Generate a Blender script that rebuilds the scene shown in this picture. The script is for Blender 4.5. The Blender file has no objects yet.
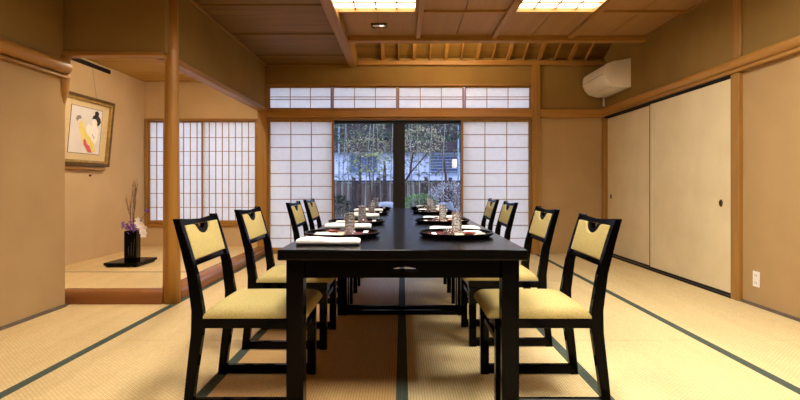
import bpy, bmesh, math, random
from mathutils import Vector, Matrix
S = bpy.context.scene
COL = S.collection
PI = math.pi
R = random.Random(7)

# ------------------------------------------------------------------ camera
cam = bpy.data.cameras.new('camera')
co = bpy.data.objects.new('camera', cam); COL.objects.link(co)
cam.sensor_width = 36; cam.lens = 505 / 800 * 36
cam.shift_x = -2 / 800; cam.shift_y = -16 / 800
co.location = (0, 0, 1.0); co.rotation_euler = (PI / 2, 0, 0)
cam.clip_start = .02; cam.clip_end = 200
S.camera = co
S.view_settings.view_transform = 'Standard'; S.view_settings.look = 'None'
S.view_settings.gamma = 1; S.view_settings.use_curve_mapping = False
S.view_settings.exposure = 1.42
S.cycles.use_denoising = True
S.cycles.max_bounces = 10; S.cycles.transparent_max_bounces = 16
S.cycles.sample_clamp_indirect = 6

# --------------------------------------------------------------- materials
def srgb(r, g, b):
    f = lambda c: (c / 12.92 if c <= .04045 else ((c + .055) / 1.055) ** 2.4)
    return (f(r / 255), f(g / 255), f(b / 255), 1)

class NT:
    def __init__(s, name):
        s.m = bpy.data.materials.new(name); s.m.use_nodes = True
        s.n = s.m.node_tree.nodes; s.l = s.m.node_tree.links
        s.b = s.n['Principled BSDF']
    def node(s, t, **k):
        x = s.n.new(t)
        for a, v in k.items():
            if a.startswith('i_'):
                x.inputs[a[2:].replace('_', ' ')].default_value = v
            else: setattr(x, a, v)
        return x
    def link(s, a, b): s.l.new(a, b)
    def coord(s, scale=(1, 1, 1), rot=(0, 0, 0), which='Object'):
        tc = s.node('ShaderNodeTexCoord'); mp = s.node('ShaderNodeMapping')
        mp.inputs['Scale'].default_value = scale; mp.inputs['Rotation'].default_value = rot
        s.link(tc.outputs[which], mp.inputs['Vector']); return mp.outputs['Vector']
    def ramp(s, fac, stops):
        r = s.node('ShaderNodeValToRGB'); cr = r.color_ramp
        while len(cr.elements) < len(stops): cr.elements.new(.5)
        for e, (p, c) in zip(cr.elements, stops): e.position = p; e.color = c
        s.link(fac, r.inputs['Fac']); return r.outputs['Color']
    def bump(s, h, strength=.2, dist=.002):
        b = s.node('ShaderNodeBump'); b.inputs['Strength'].default_value = strength
        b.inputs['Distance'].default_value = dist
        s.link(h, b.inputs['Height']); s.link(b.outputs['Normal'], s.b.inputs['Normal'])

def noisy(name, c1, c2, scale=4, stretch=(1, 1, 1), rough=.8, bump=.15, bscale=None, spec=.3, metal=0, coat=0, dist=.002):
    m = NT(name); v = m.coord(stretch)
    n = m.node('ShaderNodeTexNoise'); n.inputs['Scale'].default_value = scale; n.inputs['Detail'].default_value = 6
    m.link(v, n.inputs['Vector'])
    m.link(m.ramp(n.outputs['Fac'], [(.3, srgb(*c1)), (.7, srgb(*c2))]), m.b.inputs['Base Color'])
    m.b.inputs['Roughness'].default_value = rough; m.b.inputs['Metallic'].default_value = metal
    m.b.inputs['Specular IOR Level'].default_value = spec
    m.b.inputs['Coat Weight'].default_value = coat
    if bump:
        n2 = m.node('ShaderNodeTexNoise'); n2.inputs['Scale'].default_value = bscale or scale * 8
        n2.inputs['Detail'].default_value = 4; m.link(v, n2.inputs['Vector'])
        m.bump(n2.outputs['Fac'], bump, dist)
    return m.m

def wood(name, c1, c2, axis='x', rough=.45, scale=6):
    st = {'x': (.12, 3, 3), 'y': (3, .12, 3), 'z': (3, 3, .12)}[axis]
    m = NT(name); v = m.coord(st)
    n = m.node('ShaderNodeTexNoise'); n.inputs['Scale'].default_value = scale
    n.inputs['Detail'].default_value = 8; n.inputs['Distortion'].default_value = .6
    m.link(v, n.inputs['Vector'])
    m.link(m.ramp(n.outputs['Fac'], [(.25, srgb(*c1)), (.55, srgb(*c2)), (.8, srgb(*c1))]), m.b.inputs['Base Color'])
    m.b.inputs['Roughness'].default_value = rough; m.b.inputs['Specular IOR Level'].default_value = .35
    m.bump(n.outputs['Fac'], .08, .001)
    return m.m

M = {}
WA, WB = (142, 98, 40), (166, 120, 54)
for ax in 'xyz': M['wood_' + ax] = wood('hinoki_wood_' + ax, WA, WB, ax)
for ax in 'xyz': M['log_' + ax] = wood('polished_log_' + ax, (150, 102, 38), (176, 126, 56), ax, .35)
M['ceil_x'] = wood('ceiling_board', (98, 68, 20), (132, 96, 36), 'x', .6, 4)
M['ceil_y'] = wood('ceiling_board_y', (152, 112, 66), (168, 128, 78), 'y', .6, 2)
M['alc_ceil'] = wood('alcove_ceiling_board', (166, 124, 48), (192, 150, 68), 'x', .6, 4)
M['kamachi'] = wood('red_brown_lacquered_log', (120, 70, 30), (150, 94, 48), 'x', .25, 3)
M['kamachi_y'] = wood('red_brown_lacquered_log_y', (120, 70, 30), (150, 94, 48), 'y', .25, 3)
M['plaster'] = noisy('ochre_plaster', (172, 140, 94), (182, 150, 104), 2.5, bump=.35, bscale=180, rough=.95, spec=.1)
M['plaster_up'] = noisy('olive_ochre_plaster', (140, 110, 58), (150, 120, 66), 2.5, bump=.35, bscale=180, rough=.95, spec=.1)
M['plaster_alc'] = noisy('alcove_plaster', (200, 170, 126), (208, 178, 134), 2.5, bump=.35, bscale=180, rough=.95, spec=.1)
M['groove'] = noisy('dark_groove', (16, 12, 10), (26, 20, 16), 5, bump=0, rough=.7)
M['yose'] = noisy('grey_brown_edging_strip', (92, 80, 68), (112, 98, 84), 9, bump=.1, rough=.7)
M['heri'] = noisy('dark_green_tatami_border', (66, 76, 66), (84, 94, 82), 60, bump=.3, bscale=500, rough=.85, spec=.15)
M['black'] = noisy('black_lacquer', (4, 3, 4), (7, 6, 6), 3, bump=0, rough=.1, spec=.07)
M['table'] = noisy('black_satin_lacquer', (5, 4, 5), (8, 7, 7), 3, bump=0, rough=.2, spec=.14)
M['blackmat'] = noisy('black_matte', (14, 13, 13), (24, 22, 21), 8, bump=.05, rough=.55)
M['mullion'] = noisy('dark_bronze_frame', (20, 17, 14), (34, 28, 22), 4, bump=.05, rough=.5)
M['white'] = noisy('ivory_plastic', (240, 234, 222), (246, 240, 228), 2, bump=0, rough=.4)
M['aclines'] = noisy('grey_plastic', (120, 112, 100), (136, 126, 112), 5, bump=0, rough=.5)
M['towel'] = noisy('white_towel', (240, 236, 230), (250, 248, 244), 60, bump=.5, bscale=300, rough=.95, spec=.05)
M['napkin'] = noisy('white_paper', (238, 234, 226), (248, 246, 240), 10, bump=.05, rough=.8)
M['red'] = noisy('red_brown_lacquer', (92, 26, 16), (122, 40, 24), 5, bump=0, rough=.25, spec=.5)
M['gold'] = noisy('gold_leaf_frame', (160, 128, 60), (190, 156, 84), 20, bump=.1, rough=.4, metal=.5)
M['golddark'] = noisy('dark_gilt', (84, 62, 26), (112, 84, 38), 20, bump=.1, rough=.45, metal=.3)
M['mount'] = noisy('cream_mount', (216, 192, 144), (224, 202, 156), 30, bump=.05, rough=.9)
M['print'] = noisy('grey_white_print_paper', (226, 218, 212), (234, 228, 222), 6, bump=0, rough=.9)
M['p_yellow'] = noisy('print_yellow', (232, 214, 110), (240, 226, 140), 20, bump=0, rough=.9)
M['p_pink'] = noisy('print_pink', (206, 74, 96), (226, 120, 130), 60, bump=0, rough=.9)
M['p_black'] = noisy('print_black', (44, 42, 44), (60, 58, 60), 20, bump=0, rough=.9)
M['p_white'] = noisy('print_white', (244, 240, 234), (250, 246, 240), 20, bump=0, rough=.9)
M['p_grey'] = noisy('print_grey', (120, 112, 106), (160, 150, 140), 60, bump=0, rough=.9)
M['brass'] = noisy('aged_brass', (60, 44, 24), (90, 66, 36), 20, bump=0, rough=.4, metal=.6)
M['pearl'] = noisy('white_orchid_petal', (244, 240, 242), (250, 246, 248), 20, bump=0, rough=.6)
M['purple'] = noisy('purple_blossom', (92, 52, 168), (130, 84, 200), 60, bump=0, rough=.7)
M['stem'] = noisy('dark_green_stem', (52, 60, 34), (78, 84, 48), 30, bump=0, rough=.7)
M['twig'] = noisy('dry_reddish_twig', (96, 58, 50), (124, 80, 68), 30, bump=0, rough=.8)
M['yellow'] = noisy('yellow_centre', (230, 200, 80), (240, 214, 110), 20, bump=0, rough=.7)
# garden
M['fence'] = noisy('weathered_fence_board', (74, 64, 62), (104, 92, 88), 5, (4, 4, .5), bump=.4, rough=.9)
M['soil'] = noisy('mossy_ground', (66, 76, 58), (104, 104, 88), 3, bump=.6, bscale=12, rough=1, dist=.03)
M['stone'] = noisy('blue_grey_stone', (88, 94, 104), (140, 148, 160), 4, bump=.6, bscale=16, rough=.9, dist=.02)
M['bwall'] = noisy('pale_blue_grey_wall', (156, 166, 188), (178, 186, 206), 1, bump=.05, rough=.9)
M['bdark'] = noisy('dark_timber_cladding', (44, 38, 42), (66, 58, 62), 6, (6, 6, .4), bump=.3, rough=.9)
M['bglass'] = noisy('dull_blue_window', (62, 74, 104), (84, 98, 132), 3, bump=0, rough=.25)
M['roof'] = noisy('blue_grey_roof_tile', (96, 106, 136), (134, 146, 176), 4, (6, 1, 1), bump=.3, rough=.7)
M['pipe'] = noisy('pale_teal_pipe', (90, 112, 120), (116, 138, 146), 8, bump=0, rough=.5)
M['culm'] = noisy('grey_green_bamboo_culm', (92, 100, 92), (136, 142, 132), 9, bump=.05, rough=.5)
M['bark'] = noisy('dark_bark', (50, 42, 42), (78, 66, 62), 12, bump=.5, rough=.95)
def leafm(name, a, b): return noisy(name, a, b, 7, bump=0, rough=.7)
M['leaf_bamboo'] = leafm('bamboo_leaf', (52, 66, 48), (120, 130, 96))
M['leaf_lime'] = leafm('yellow_green_leaf', (104, 126, 66), (182, 196, 116))
M['leaf_pale'] = leafm('pale_maple_leaf', (110, 108, 88), (176, 170, 140))
M['leaf_dark'] = leafm('dark_evergreen_leaf', (22, 36, 28), (54, 74, 54))
M['leaf_green'] = leafm('mid_green_leaf', (70, 110, 66), (124, 160, 104))
M['leaf_blue'] = leafm('silvery_leaf', (120, 128, 136), (196, 200, 206))

def tatami(name, c1, c2):
    m = NT(name); v = m.coord((1, 1, 1))
    w = m.node('ShaderNodeTexBrick'); w.inputs['Scale'].default_value = 1
    w.inputs['Brick Width'].default_value = .024; w.inputs['Row Height'].default_value = .013
    w.inputs['Mortar Size'].default_value = .0028; w.inputs['Mortar Smooth'].default_value = 1
    w.inputs['Color1'].default_value = (.9, .9, .9, 1); w.inputs['Color2'].default_value = (1, 1, 1, 1)
    w.inputs['Mortar'].default_value = (.58, .54, .48, 1)
    mp = m.coord((1, 1, 1), (0, 0, PI / 2)); m.link(mp, w.inputs['Vector'])
    n = m.node('ShaderNodeTexNoise'); n.inputs['Scale'].default_value = 1.3; n.inputs['Detail'].default_value = 5
    v2 = m.coord((6, .6, 1)); m.link(v2, n.inputs['Vector'])
    c = m.ramp(n.outputs['Fac'], [(.3, srgb(*c1)), (.7, srgb(*c2))])
    mx = m.node('ShaderNodeMix', data_type='RGBA', blend_type='MULTIPLY'); mx.inputs['Factor'].default_value = 1
    m.link(c, mx.inputs['A']); m.link(w.outputs['Color'], mx.inputs['B'])
    m.link(mx.outputs['Result'], m.b.inputs['Base Color'])
    m.b.inputs['Roughness'].default_value = .6; m.b.inputs['Specular IOR Level'].default_value = .3
    m.bump(w.outputs['Fac'], -.5, .002)
    return m.m
M['tat0'] = tatami('tatami_straw_golden', (232, 200, 140), (242, 212, 152))
M['tat1'] = tatami('tatami_straw_pale', (230, 206, 150), (240, 216, 160))
M['tat2'] = tatami('tatami_straw_amber', (220, 176, 112), (230, 188, 122))

def fabric():
    m = NT('gold_patterned_upholstery'); v = m.coord((1, 1, 1), (.6, .5, PI / 4))
    w = m.node('ShaderNodeTexVoronoi'); w.inputs['Scale'].default_value = 190
    m.link(v, w.inputs['Vector'])
    m.link(m.ramp(w.outputs['Distance'], [(.1, srgb(198, 180, 120)), (.6, srgb(176, 156, 94))]), m.b.inputs['Base Color'])
    m.b.inputs['Roughness'].default_value = .75; m.b.inputs['Specular IOR Level'].default_value = .25
    m.bump(w.outputs['Distance'], .2, .0008); return m.m
M['fabric'] = fabric()

def paper(name, col, tr=.55):
    m = NT(name); m.n.remove(m.b)
    out = m.n['Material Output']
    v = m.coord((1, 1, 1)); n = m.node('ShaderNodeTexNoise'); n.inputs['Scale'].default_value = 14; n.inputs['Detail'].default_value = 6
    m.link(v, n.inputs['Vector'])
    c = m.ramp(n.outputs['Fac'], [(.3, srgb(*[x * .97 for x in col])), (.7, srgb(*col))])
    d = m.node('ShaderNodeBsdfDiffuse'); t = m.node('ShaderNodeBsdfTranslucent'); mx = m.node('ShaderNodeMixShader')
    mx.inputs[0].default_value = tr
    m.link(c, d.inputs['Color']); m.link(c, t.inputs['Color'])
    m.link(d.outputs[0], mx.inputs[1]); m.link(t.outputs[0], mx.inputs[2]); m.link(mx.outputs[0], out.inputs['Surface'])
    return m.m
M['shoji'] = paper('shoji_paper', (242, 241, 236))
M['fusuma'] = noisy('pale_fusuma_paper', (220, 201, 158), (230, 213, 171), 3, bump=.1, bscale=60, rough=.85, spec=.15)

def glassm(name, rough=.0, pane=True):
    m = NT(name); out = m.n['Material Output']
    if pane:
        m.n.remove(m.b)
        t = m.node('ShaderNodeBsdfTransparent'); g = m.node('ShaderNodeBsdfGlossy'); g.inputs['Roughness'].default_value = .01
        f = m.node('ShaderNodeFresnel'); f.inputs['IOR'].default_value = 1.35; mx = m.node('ShaderNodeMixShader')
        m.link(f.outputs[0], mx.inputs[0]); m.link(t.outputs[0], mx.inputs[1]); m.link(g.outputs[0], mx.inputs[2])
        m.link(mx.outputs[0], out.inputs['Surface'])
    else:
        m.b.inputs['Transmission Weight'].default_value = .95; m.b.inputs['Roughness'].default_value = .02
        m.b.inputs['IOR'].default_value = 1.45
        v = m.coord((1, 1, 1)); n = m.node('ShaderNodeTexVoronoi'); n.inputs['Scale'].default_value = 75
        m.link(v, n.inputs['Vector']); m.bump(n.outputs['Distance'], .55, .004)
    return m.m
M['pane'] = glassm('window_glass'); M['cutglass'] = glassm('cut_glass', pane=False)

def emit(name, col, st):
    m = NT(name); m.b.inputs['Base Color'].default_value = (.8, .8, .8, 1)
    m.b.inputs['Emission Color'].default_value = (*col, 1); m.b.inputs['Emission Strength'].default_value = st
    return m.m
M['lamp'] = emit('lamp_diffuser', (1, .965, .90), 3.2)
M['lamp_unseen'] = emit('added_lamp_diffuser', (1, .965, .90), 13)  # stronger diffuser for the added lamps out of view
M['strip'] = emit('strip_lamp_tube', (1, .84, .62), 110)
M['strip_alc'] = emit('alcove_strip_tube', (1, .90, .74), 52)
M['reflection'] = emit('reflection_glow', (1, .88, .78), .3)  # glow of a reflected lamp, put into the material
M['emg'] = emit('emergency_lamp_lens', (1, .9, .7), .5)

def patterned():
    m = NT('floral_paper_mat'); v = m.coord((1, 1, 1))
    n = m.node('ShaderNodeTexVoronoi'); n.inputs['Scale'].default_value = 38; m.link(v, n.inputs['Vector'])
    m.link(m.ramp(n.outputs['Distance'], [(0, srgb(110, 70, 130)), (.28, srgb(190, 150, 110)), (.42, srgb(200, 180, 156)), (1, srgb(206, 192, 172))]), m.b.inputs['Base Color'])
    m.b.inputs['Roughness'].default_value = .85; return m.m
M['floral'] = patterned()

# ------------------------------------------------------------ mesh helpers
class MB:
    def __init__(s): s.bm = bmesh.new()
    def _mark(s): return set(s.bm.verts)
    def box(s, x0, x1, y0, y1, z0, z1, bev=0, mat=None, seg=1, rot=None, piv=None):
        b = bmesh.new()
        bmesh.ops.create_cube(b, size=1)
        bmesh.ops.scale(b, vec=(abs(x1 - x0), abs(y1 - y0), abs(z1 - z0)), verts=b.verts)
        if bev: bmesh.ops.bevel(b, geom=b.edges[:], offset=bev, segments=seg, affect='EDGES', profile=.6)
        bmesh.ops.translate(b, vec=((x0 + x1) / 2, (y0 + y1) / 2, (z0 + z1) / 2), verts=b.verts)
        if rot is not None:
            p = Vector(piv) if piv else Vector(((x0 + x1) / 2, (y0 + y1) / 2, (z0 + z1) / 2))
            bmesh.ops.rotate(b, cent=p, matrix=rot, verts=b.verts)
        return s._merge(b, mat)
    def _merge(s, b, mat=None):
        if mat is not None: bmesh.ops.transform(b, matrix=mat, verts=b.verts)
        me = bpy.data.meshes.new('t'); b.to_mesh(me); b.free(); s.bm.from_mesh(me); bpy.data.meshes.remove(me); return s
    def prism(s, pts, axis, a0, a1, bev=0, seg=2, mat=None):
        """closed 2-d outline pushed along an axis: axis x: pts (y,z), y: (x,z), z: (x,y)"""
        b = bmesh.new()
        f = {'x': lambda p, a: (a, p[0], p[1]), 'y': lambda p, a: (p[0], a, p[1]), 'z': lambda p, a: (p[0], p[1], a)}[axis]
        v0 = [b.verts.new(f(p, a0)) for p in pts]; v1 = [b.verts.new(f(p, a1)) for p in pts]
        n = len(pts); b.faces.new(v0); b.faces.new(v1[::-1])
        for i in range(n): b.faces.new((v0[i], v0[(i + 1) % n], v1[(i + 1) % n], v1[i]))
        bmesh.ops.recalc_face_normals(b, faces=b.faces)
        if bev:
            es = [e for e in b.edges if (e.verts[0] in v0) == (e.verts[1] in v0)]
            bmesh.ops.bevel(b, geom=es, offset=bev, segments=seg, affect='EDGES', profile=.5)
        bmesh.ops.triangulate(b, faces=[f for f in b.faces if len(f.verts) > 4])
        return s._merge(b, mat)
    def tube(s, pts, r, n=10, cap=True):
        b = bmesh.new(); pts = [Vector(p) for p in pts]
        rs = r if isinstance(r, (list, tuple)) else [r] * len(pts)
        rings = []; up = Vector((0, 0, 1))
        for i, p in enumerate(pts):
            d = (pts[min(i + 1, len(pts) - 1)] - pts[max(i - 1, 0)]).normalized()
            a = d.cross(up if abs(d.z) < .95 else Vector((1, 0, 0))).normalized(); c = d.cross(a).normalized()
            rings.append([b.verts.new(p + (a * math.cos(t) + c * math.sin(t)) * rs[i]) for t in [2 * PI * k / n for k in range(n)]])
        for i in range(len(rings) - 1):
            for k in range(n): b.faces.new((rings[i][k], rings[i][(k + 1) % n], rings[i + 1][(k + 1) % n], rings[i + 1][k]))
        if cap: b.faces.new(rings[0][::-1]); b.faces.new(rings[-1])
        bmesh.ops.recalc_face_normals(b, faces=b.faces)
        return s._merge(b)
    def lathe(s, prof, c=(0, 0, 0), n=32, sx=1, sy=1):
        b = bmesh.new(); rings = []
        for r, z in prof:
            if r < 1e-5: rings.append([b.verts.new((c[0], c[1], c[2] + z))])
            else: rings.append([b.verts.new((c[0] + r * sx * math.cos(2 * PI * k / n), c[1] + r * sy * math.sin(2 * PI * k / n), c[2] + z)) for k in range(n)])
        for a, q in zip(rings, rings[1:]):
            for k in range(n):
                k2 = (k + 1) % n
                if len(a) == 1 and len(q) == 1: break
                if len(a) == 1: b.faces.new((a[0], q[k], q[k2]))
                elif len(q) == 1: b.faces.new((a[k], a[k2], q[0]))
                else: b.faces.new((a[k], a[k2], q[k2], q[k]))
        bmesh.ops.recalc_face_normals(b, faces=b.faces)
        return s._merge(b)
    def leaf(s, p, d, w, l):
        d = d.normalized(); a = d.cross(Vector((R.uniform(-1, 1), R.uniform(-1, 1), R.uniform(-1, 1)))).normalized()
        nrm = d.cross(a) * l * .12
        v = [s.bm.verts.new(q) for q in (p, p + d * l * .45 + a * w / 2 + nrm, p + d * l, p + d * l * .45 - a * w / 2 + nrm)]
        s.bm.faces.new(v)
    def rock(s, c, r, seed=0, sub=3):
        b = bmesh.new(); bmesh.ops.create_icosphere(b, subdivisions=sub, radius=1)
        from mathutils import noise
        for v in b.verts:
            k = 1 + .35 * noise.noise(v.co * 1.3 + Vector((seed * 7.1, 0, 0))) + .1 * noise.noise(v.co * 4 + Vector((seed, 5, 0)))
            v.co = Vector((v.co.x * r[0] * k, v.co.y * r[1] * k, v.co.z * r[2] * k)) + Vector(c)
        return s._merge(b)
    def build(s, name, mat, parent=None, smooth=False, loc=None):
        me = bpy.data.meshes.new(name); s.bm.to_mesh(me); s.bm.free()
        me.materials.append(M[mat] if isinstance(mat, str) else mat)
        if smooth:
            for p in me.polygons: p.use_smooth = True
        o = bpy.data.objects.new(name, me); COL.objects.link(o)
        if loc:
            me.transform(Matrix.Translation(-Vector(loc))); o.location = loc
        if parent: o.parent = parent
        if smooth == 'auto':
            try: me.set_sharp_from_angle(angle=math.radians(40))
            except Exception: pass
        return o
def tag(o, label, cat, group=None, kind=None):
    o['label'] = label; o['category'] = cat
    if group: o['group'] = group
    if kind: o['kind'] = kind
    return o
def thing(name, label, cat, loc=(0, 0, 0), rz=0, group=None, kind=None):
    o = bpy.data.objects.new(name, None); COL.objects.link(o)
    o.location = loc; o.rotation_euler = (0, 0, rz); o.empty_display_size = .1
    return tag(o, label, cat, group, kind)
KIDS = {}
def kids(o): return [c for c in bpy.data.objects if c.parent == o]
def copy_tree(o, parent=None):
    c = o.copy(); COL.objects.link(c); c.parent = parent
    for k in kids(o): copy_tree(k, c)
    return c
def place(proto, first, loc, rz, label):
    o = proto if first else copy_tree(proto)
    o.location = loc; o.rotation_euler = (0, 0, rz); o['label'] = label
    return o
def struct(mb, name, mat, label, cat, smooth=False):
    o = mb.build(name, mat, smooth=smooth); return tag(o, label, cat, kind='structure')
def frame_rect(mb, axis, a0, a1, z0, z1, d0, d1, w, bev=.002):
    """rectangular frame of bars; axis x: spans x, depth d is y; axis y: spans y, depth d is x"""
    for (u0, u1, v0, v1) in ((a0, a0 + w, z0, z1), (a1 - w, a1, z0, z1), (a0 + w, a1 - w, z1 - w, z1), (a0 + w, a1 - w, z0, z0 + w)):
        if axis == 'x': mb.box(u0, u1, d0, d1, v0, v1, bev)
        else: mb.box(d0, d1, u0, u1, v0, v1, bev)

XR, XL, YB, YA, XA = 2.80, -2.66, 7.0, 3.985, -3.56
Y0 = -2.6
# -------------------------------------------------------------- the floor
HW = .94
floor = MB(); floor.box(-2.9, 3.0, Y0 - .1, YB + .1, -.12, -.02).build('floor', 'groove')
fl = bpy.data.objects['floor']
tag(fl, 'straw tatami mat floor with dark green cloth borders running to the garden window', 'floor', kind='structure')
cols = [(-2.66, -1.83, 'tat0'), (-1.83, -.915, 'tat0'), (-.915, 0, 'tat2'), (0, .925, 'tat1'), (.925, 1.85, 'tat1'), (1.85, 2.80, 'tat1')]
seams = [-2.6, -.58, 1.28, 3.12, 5.0, 7.0]
for mt in ('tat0', 'tat1', 'tat2'):
    b = MB()
    for x0, x1, m_ in cols:
        if m_ != mt: continue
        for a, c in zip(seams, seams[1:]): b.box(x0, x1, a + .0015, c - .0015, -.02, 0)
    o = b.build('mat_surface', mt, fl)
b = MB()
for x0, x1, m_ in cols:
    for a, c in zip(seams, seams[1:]):
        if x0 > XL + .1: b.box(x0 + .0003, x0 + .028, a + .0015, c - .0015, -.01, .0012)
        if x1 < XR - .1: b.box(x1 - .028, x1 - .0003, a + .0015, c - .0015, -.01, .0012)
b.build('mat_border', 'heri', fl)

# -------------------------------------------------------------- walls
struct(MB().box(XL - .12, XL, Y0, YA, 0, 1.84), 'wall_left', 'plaster', 'ochre plastered side wall left of the alcove', 'wall')
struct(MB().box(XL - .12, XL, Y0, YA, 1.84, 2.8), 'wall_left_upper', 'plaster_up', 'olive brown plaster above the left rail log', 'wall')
struct(MB().box(XL - .01, XL + .02, Y0, YA, 0, .02), 'baseboard_left', 'yose', 'grey brown strip along the foot of the left wall', 'baseboard')
b = MB().box(XR, XR + .12, Y0, 4.15, 0, 1.9)
struct(b, 'wall_right', 'plaster', 'ochre plastered side wall right of the sliding doors, with the outlet', 'wall')
b = MB().box(XR, XR + .12, Y0, YB + .1, 1.9, 3.3)
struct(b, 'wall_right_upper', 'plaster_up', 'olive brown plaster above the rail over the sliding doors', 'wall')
struct(MB().box(XR - .02, XR + .01, Y0, YB, 0, .02), 'baseboard_right', 'yose', 'grey brown strip along the foot of the right wall', 'baseboard')
struct(MB().box(-3.8, 3.0, Y0 - .1, Y0, 0, 2.9), 'wall_front', 'ceil_x', 'unseen wall behind the viewer, darkened to dim reflections in the lacquer', 'wall')  # dark board colour chosen to weaken its reflection in the black tables
b = MB().box(1.9, XR, YB, YB + .1, 0, 1.9)
struct(b, 'wall_back', 'plaster', 'plain plaster panel between the garden shoji and the right corner', 'wall')
b = MB().box(-1.99, XR, YB, YB + .1, 2.34, 3.3).box(1.9, XR, YB, YB + .1, 1.9, 2.34).box(-1.99, -1.9, YB, YB + .1, 2.0, 2.34)
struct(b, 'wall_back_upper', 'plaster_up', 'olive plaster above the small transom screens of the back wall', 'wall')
# alcove shell
b = MB().box(XA, -1.99, YB, YB + .1, 0, .38).box(XA, -1.99, YB, YB + .1, 1.87, 2.5)
struct(b, 'wall_alcove_back', 'plaster_alc', 'pale ochre back wall of the alcove around its lattice window', 'wall')
struct(MB().box(XA - .1, XA, YA - .1, YB + .1, 0, 2.5), 'wall_alcove_left', 'plaster_alc', 'pale ochre side wall of the alcove where the picture hangs', 'wall')
struct(MB().box(XA, XL - .1, YA - .1, YA, 0, 2.5), 'wall_alcove_front', 'plaster_alc', 'short alcove wall hidden behind the left wall', 'wall')
b = MB().box(XL - .1, -1.86, YA - .02, YA + .05, 2.0, 2.66)
struct(b, 'wall_lintel_front', 'plaster_up', 'dark olive drop wall above the alcove opening facing the table', 'wall')
b = MB().box(-1.975, -1.895, YA + .1, YB, 2.005, 2.66)
struct(b, 'wall_lintel_side', 'plaster_up', 'dark olive drop wall running from the round pillar to the back wall', 'wall')

T = [0]
def trim(mb, mat, label, cat='trim', smooth=False):
    T[0] += 1; return struct(mb, 'trim_%d' % T[0], mat, label, cat, smooth)
trim(MB().box(XL - .08, -1.88, YA - .035, YA + .065, 1.97, 2.008, .006), 'wood_x', 'slim wooden edge under the front drop wall of the alcove')
trim(MB().box(-1.99, -1.88, YA + .1, YB, 1.97, 2.02, .006), 'wood_y', 'long wooden edge under the side drop wall, right of the round pillar')
# picture-rail logs (nageshi)
def halflog(x, sgn, y0, y1, z0, z1, d, n=10):
    c = (z0 + z1) / 2; h = (z1 - z0) / 2
    pts = [(x, z0)] + [(x + sgn * (d * .45 + d * .55 * math.cos(t)), c + h * math.sin(t)) for t in [-PI / 2 + PI * k / n for k in range(n + 1)]] + [(x, z1)]
    return MB().prism(pts, 'y', y0, y1, .004, 1)
trim(halflog(XL, 1, Y0, YA - .02, 1.825, 1.925, .075), 'log_y', 'polished half-round rail log on the left wall', 'rail', 'auto')
trim(MB().box(XL, XL + .035, Y0, YA, 1.792, 1.812, .003), 'wood_y', 'thin pale strip under the left rail log')
trim(halflog(XR, -1, Y0, YB - .05, 1.918, 2.008, .06), 'log_y', 'half-round rail log above the sliding doors on the right wall', 'rail', 'auto')
trim(MB().box(XR - .045, XR, Y0, YB - .04, 1.888, 1.9175, .003), 'wood_y', 'head track over the sliding doors on the right wall', 'rail')
trim(MB().tube([(XL - .026, YA + .0, 1.97), (XL - .026, YA, 1.80), (XL - .028, YA - .002, 1.70), (XL - .034, YA - .006, 1.60), (XL - .05, YA - .01, 1.53)], [.062, .062, .053, .035, .006], 16), 'log_z', 'pointed log end fading into the plaster at the left wall corner', 'post', True)
# back wall timber
trim(MB().box(-1.99, 1.79, YB - .055, YB + .04, 1.885, 1.995, .008), 'log_x', 'horizontal rail beam above the garden window and shoji', 'rail')
trim(MB().box(1.90, XR - .03, YB - .055, YB + .04, 1.885, 1.995, .008), 'log_x', 'short rail beam between the right post and the right corner', 'rail')
trim(MB().box(-1.86, 1.79, YB - .02, YB + .12, 1.857, 1.884, .003), 'wood_x', 'grooved head track over the garden shoji', 'rail')
trim(MB().box(1.79, 1.90, YB - .065, YB + .1, 0, 2.62, .006), 'wood_z', 'square wooden post right of the garden shoji', 'post')
trim(MB().box(-1.99, -1.86, YB - .06, YB + .1, 0, 1.985, .006), 'wood_z', 'square wooden post between the alcove window and the garden shoji', 'post')
trim(MB().box(-1.90, -1.855, YB - .03, YB + .06, 2.0, 2.34, .004), 'wood_z', 'short upright at the left end of the transom screens', 'post')
trim(MB().box(-1.855, 1.79, YB - .03, YB + .06, 2.322, 2.345, .003), 'wood_x', 'thin head rail over the transom screens', 'rail')
trim(MB().box(-1.855, 1.79, YB - .03, YB + .12, 0, .02, .003), 'wood_x', 'grooved floor sill under the garden shoji', 'sill')
trim(MB().box(-.62, XR, YB - .07, YB + .02, 2.60, 2.665, .008), 'wood_x', 'horizontal plate carrying the short rafters at the back wall', 'beam')
# right wall post, jamb
trim(MB().box(XR - .035, XR + .05, 4.15, 4.255, 0, 1.888, .006), 'wood_z', 'wooden post between the sliding doors and the outlet wall', 'post')
trim(MB().box(XR - .02, XR + .05, 4.155, 4.25, 2.01, 2.70, .006), 'wood_z', 'upper length of the right wall post, above the rail log', 'post')
trim(MB().box(XR - .035, XR + .05, 6.935, 7.0, 0, 1.888, .004), 'wood_z', 'slim door jamb in the right back corner', 'post')
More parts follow.
